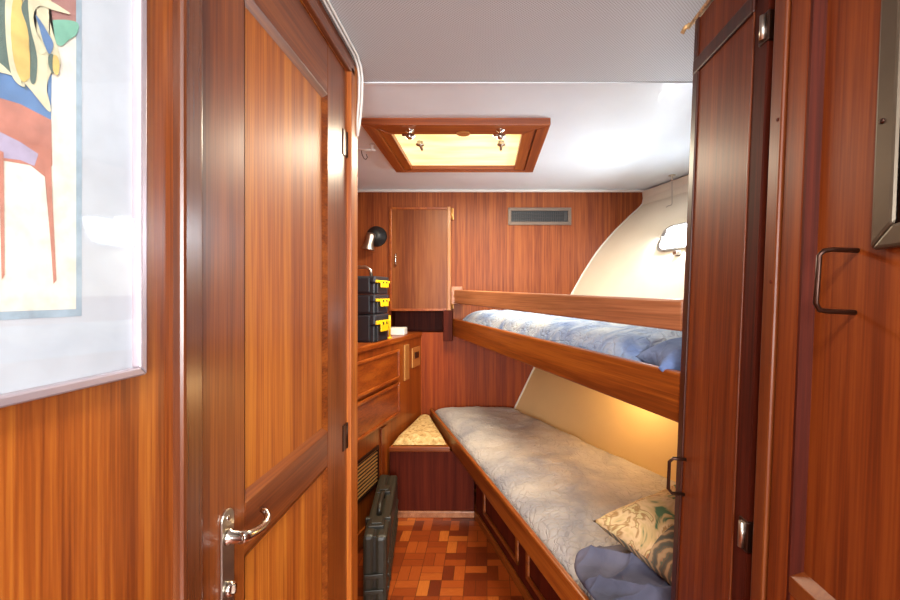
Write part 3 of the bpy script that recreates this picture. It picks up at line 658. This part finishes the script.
b = MB(); b.box(upx(2.85)+.0, upx(2.85)+.075, 2.80, 2.869, Z(-.06), Z(.055)); bk = link('rail_bracket', b, 'board_pale', Ub, bevel=.004)
b = MB(); b.lathe((upx(2.85)+.03, 2.80, Z(-.005)), (0, -1, 0), [(0, .014), (.004, .013), (.008, .006)], 16); link('bolt', b, 'brass', bk)
b = MB(); b.prism([(upx(.95)+.022, .95, Z(-.25)), (upx(2.86)+.022, 2.86, Z(-.25)), (hull(2.86, -.25), 2.86, Z(-.25)), (hull(.95, -.25), .95, Z(-.25))], (0, 0, .02)); link('bunk_base', b, 'frame_y', Ub)
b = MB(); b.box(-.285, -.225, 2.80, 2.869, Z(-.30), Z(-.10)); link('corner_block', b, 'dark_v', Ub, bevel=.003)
tag(link('mattress', mattress(upx, 1.14, 2.80, -.228, -.085, .028, 9, hz=-.1, gap=.03, lump=.02, amp=.008, p=5), 'blue'), 'pale blue quilted mattress on the upper bunk', 'mattress')
tag(pillow_mesh(.64, 1.045, Z(-.165), .50, .19, .12, R(-4), 0, 0, 'pillow', ['blue_flat', 'blue_flat']), 'blue pillow at the near end of the upper bunk', 'pillow')

# ------------------------------------------------------------------ porthole
Po = thing('window_1', '', '', (.98, 2.15, Z(.2)), structure=True)
pc = [(1.93, .235), (2.25, .232), (2.32, .365), (1.97, .372)]
def rr(scale, off):
    cy = sum(p[0] for p in pc)/4; cz = sum(p[1] for p in pc)/4; out = []
    for i in range(4):
        p = Vector(pc[i]); a = Vector(pc[i-1]); c = Vector(pc[(i+1) % 4]); r = .045
        p1 = p+(a-p).normalized()*r; p2 = p+(c-p).normalized()*r
        for k in range(7):
            t = k/6; q = p1*(1-t)**2+2*p*t*(1-t)+p2*t*t; d = (q-Vector((cy, cz))); q = q+d.normalized()*scale
            out.append((hull(q.x, q.y)-off, q.x, Z(q.y)))
    return out
b = MB(); o1, o2, i1, i2 = [[b.bm.verts.new(p) for p in rr(s, o)] for s, o in ((.014, -.003), (.014, .016), (-.006, .016), (-.006, -.003))]
n = len(o1)
for a, c in ((o1, o2), (o2, i1), (i1, i2)):
    for k in range(n): b._f([a[k], a[(k+1) % n], c[(k+1) % n], c[k]], smooth=False)
link('window_frame', b, 'steel', Po)
b = MB(); b._f([b.bm.verts.new(p) for p in rr(-.004, .006)]); link('window_glass', b, 'port_glass', Po)
b = MB(); b.box(hull(2.1, .21)-.03, hull(2.1, .21)-.004, 2.08, 2.12, Z(.195), Z(.215)); link('window_latch', b, 'steel', Po, bevel=.003)

# ------------------------------------------------------------------ starboard lockers (leaning with the hull)
TH = math.atan(.042); BX = .435-.042*1.21; XO = BX      # upright local x of the front face
A = thing('hanging_locker', 'tall narrow mahogany locker with wire pull handle beside the bunks', 'locker', (BX, .80, 0), TH)
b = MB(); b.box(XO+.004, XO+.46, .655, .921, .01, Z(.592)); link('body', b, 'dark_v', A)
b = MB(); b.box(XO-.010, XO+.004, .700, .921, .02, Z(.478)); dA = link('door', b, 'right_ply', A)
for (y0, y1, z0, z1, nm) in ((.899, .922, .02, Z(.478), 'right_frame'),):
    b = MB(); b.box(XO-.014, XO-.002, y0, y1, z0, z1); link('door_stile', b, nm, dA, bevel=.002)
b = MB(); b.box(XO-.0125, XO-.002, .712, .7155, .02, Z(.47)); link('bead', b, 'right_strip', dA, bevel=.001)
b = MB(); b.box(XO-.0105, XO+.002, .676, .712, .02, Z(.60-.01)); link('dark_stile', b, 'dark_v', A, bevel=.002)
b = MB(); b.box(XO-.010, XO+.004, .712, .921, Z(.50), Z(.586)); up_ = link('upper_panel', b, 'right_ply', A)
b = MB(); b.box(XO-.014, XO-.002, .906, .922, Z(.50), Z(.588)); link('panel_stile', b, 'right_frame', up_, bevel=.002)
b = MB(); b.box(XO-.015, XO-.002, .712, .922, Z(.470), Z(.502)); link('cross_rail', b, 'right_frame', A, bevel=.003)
b = MB(); y1h = .893
b.tube([(XO-.012, .884, Z(-.338)), (XO-.036, .888, Z(-.338)), (XO-.043, .890, Z(-.346)), (XO-.043, .890, Z(-.402)), (XO-.036, .888, Z(-.410)), (XO-.012, .884, Z(-.410))], .0035, 10); link('pull_handle', b, 'bronze', dA)
for zz in (.425, -.38):
    b = MB(); b.box(XO-.013, XO+.002, .672, .696, Z(zz-.024), Z(zz+.024)); h = link('hinge', b, 'bronze', A, bevel=.002)
    b = MB(); b.tube([(XO-.014, .684, Z(zz-.02)), (XO-.014, .684, Z(zz+.02))], .005, 10); link('hinge_pin', b, 'steel', h)
b = MB()
for k in range(3): b.tube([(XO-.014+.006*k, .35, Z(.592+.006*k)), (XO-.014+.006*k, .935+.008*(2-k), Z(.592+.006*k))], .004, 8)
b.tube([(XO-.016, .94, Z(.592)), (XO-.024, .945, Z(.588)), (XO-.028, .95, Z(.578))], .005, 8)
link('gilt_cornice', b, 'gold', A)
W = thing('wardrobe', 'mahogany wardrobe with recessed door panel and bronze pull at the right foreground', 'wardrobe', (BX, .3, 0), TH)
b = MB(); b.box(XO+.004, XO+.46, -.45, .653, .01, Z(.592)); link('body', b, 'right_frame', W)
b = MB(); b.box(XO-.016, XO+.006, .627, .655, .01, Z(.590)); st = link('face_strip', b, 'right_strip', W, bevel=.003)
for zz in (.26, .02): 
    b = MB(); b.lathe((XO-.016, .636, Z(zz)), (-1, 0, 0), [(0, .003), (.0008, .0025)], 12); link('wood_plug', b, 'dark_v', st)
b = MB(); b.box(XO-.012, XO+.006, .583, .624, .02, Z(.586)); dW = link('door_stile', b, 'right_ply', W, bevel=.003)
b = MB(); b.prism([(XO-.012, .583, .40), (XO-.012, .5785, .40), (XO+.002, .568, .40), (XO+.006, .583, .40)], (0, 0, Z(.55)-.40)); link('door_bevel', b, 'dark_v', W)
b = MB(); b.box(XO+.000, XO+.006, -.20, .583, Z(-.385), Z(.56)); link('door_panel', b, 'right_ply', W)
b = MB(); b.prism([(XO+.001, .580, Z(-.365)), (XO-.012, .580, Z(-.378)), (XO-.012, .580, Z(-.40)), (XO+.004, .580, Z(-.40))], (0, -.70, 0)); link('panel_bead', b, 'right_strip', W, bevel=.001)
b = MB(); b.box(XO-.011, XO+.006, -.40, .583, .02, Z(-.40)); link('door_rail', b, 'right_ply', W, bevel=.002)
b = MB(); hz0, hz1 = .0535, -.0185
b.tube([(XO+.001, .507, Z(hz0)), (XO-.030, .507, Z(hz0)), (XO-.040, .507, Z(hz0-.002)), (XO-.045, .507, Z(hz0-.008)), (XO-.046, .507, Z(0.01)), (XO-.047, .507, Z(hz1+.008)), (XO-.042, .507, Z(hz1)), (XO-.03, .507, Z(hz1-.001)), (XO+.001, .507, Z(hz1-.001))], .0030, 10); link('pull_handle', b, 'bronze', W)
XM = BX+.042*Z(.05)
Mi = thing('wall_mirror', 'mirror in a grey bronze metal frame fixed on the wardrobe door', 'mirror', (XM, .2, Z(.05)), TH)
b = MB(); b.ring(-.10, .481, Z(.050), Z(.54), .026, XM-.0, XM-.010); fr = link('frame', b, 'mirror_frame', Mi, bevel=.004)
b = MB(); b.box(XM-.006, XM-.001, -.08, .457, Z(.073), Z(.52)); link('mirror_glass', b, 'glass_dark', Mi)
b = MB(); b.lathe((XM-.010, .471, Z(.19)), (-1, 0, 0), [(0, .0032), (.001, .003), (.002, .001)], 12); link('screw', b, 'bronze', fr)

# ------------------------------------------------------------------ lamps and light
cl = thing('fill_lamp', 'added round white fill lamp on the passage ceiling, out of view', 'lamp', (.0, -.15, Z(.66)))  # added lamp behind the camera, there to brighten the passage
b = MB(); b.lathe((0, -.15, Z(.70)), (0, 0, -1), [(0, .12), (.012, .12), (.014, .10)], 32); link('base', b, 'white_plastic', cl)
b = MB(); b.lathe((0, -.15, Z(.686)), (0, 0, -1), [(0, .10), (.015, .09), (.026, .05), (.03, .001)], 32); link('diffuser', b, 'fill_glow', cl)
bl = thing('berth_lamp', 'small warm lamp under the upper bunk', 'lamp', (.58, 1.95, Z(-.30)))
b = MB(); b.lathe((.58, 1.95, Z(-.2505)), (0, 0, -1), [(0, .05), (.015, .05), (.02, .04)], 24); link('base', b, 'white_plastic', bl)
b = MB(); b.lathe((.58, 1.95, Z(-.27)), (0, 0, -1), [(0, .04), (.01, .035), (.016, .001)], 24); link('diffuser', b, 'lamp_glow', bl)
def area(name, loc, rot, sx, sy, power, col):
    l = bpy.data.lights.new(name, 'AREA'); l.shape = 'RECTANGLE'; l.size = sx; l.size_y = sy; l.energy = power; l.color = col
    o = bpy.data.objects.new(name, l); C.objects.link(o); o.location = loc; o.rotation_euler = rot; return o
def point(name, loc, power, col, r=.04):
    l = bpy.data.lights.new(name, 'POINT'); l.energy = power; l.color = col; l.shadow_soft_size = r
    o = bpy.data.objects.new(name, l); C.objects.link(o); o.location = loc; return o
area('saloon_window_light', (.55, -2.1, Z(.1)), (R(90), 0, R(14)), 1.9, 1.0, 125, (.92, .97, 1))
area('passage_fill_light', (0, -.15, Z(.64)), (0, 0, 0), .25, .25, 9, (1, .95, .88))  # fill light for the added passage lamp
area('hatch_light', (-.12, 2.02, Z(.665)), (0, 0, 0), .54, .46, 16, (1, .88, .66))
point('berth_lamp_light', (.58, 1.90, Z(-.36)), 3.6, (1, .66, .30), .06)
area('porthole_light', (hull(2.15, .30)-.05, 2.15, Z(.30)), (0, R(72), 0), .12, .34, 5, (.85, .93, 1))

w = bpy.data.worlds.new('daylight'); bpy.context.scene.world = w; w.use_nodes = True
w.node_tree.nodes['Background'].inputs['Color'].default_value = (.85, .92, 1, 1); w.node_tree.nodes['Background'].inputs['Strength'].default_value = .5

# ------------------------------------------------------------------ camera
cam = bpy.data.cameras.new('camera'); co = bpy.data.objects.new('camera', cam); C.objects.link(co)
co.location = (0, 0, ZC); co.rotation_euler = (R(90), 0, 0)
cam.sensor_width = 36; cam.lens = F/900*36; cam.shift_x = -37/900; cam.shift_y = -5/900; cam.clip_start = .02
sc = bpy.context.scene; sc.camera = co
sc.view_settings.view_transform = 'Standard'; sc.view_settings.look = 'None'; sc.view_settings.gamma = 1; sc.view_settings.use_curve_mapping = False
sc.view_settings.exposure = .72
for o in bpy.data.objects:
    if '_o' in o: del o['_o']
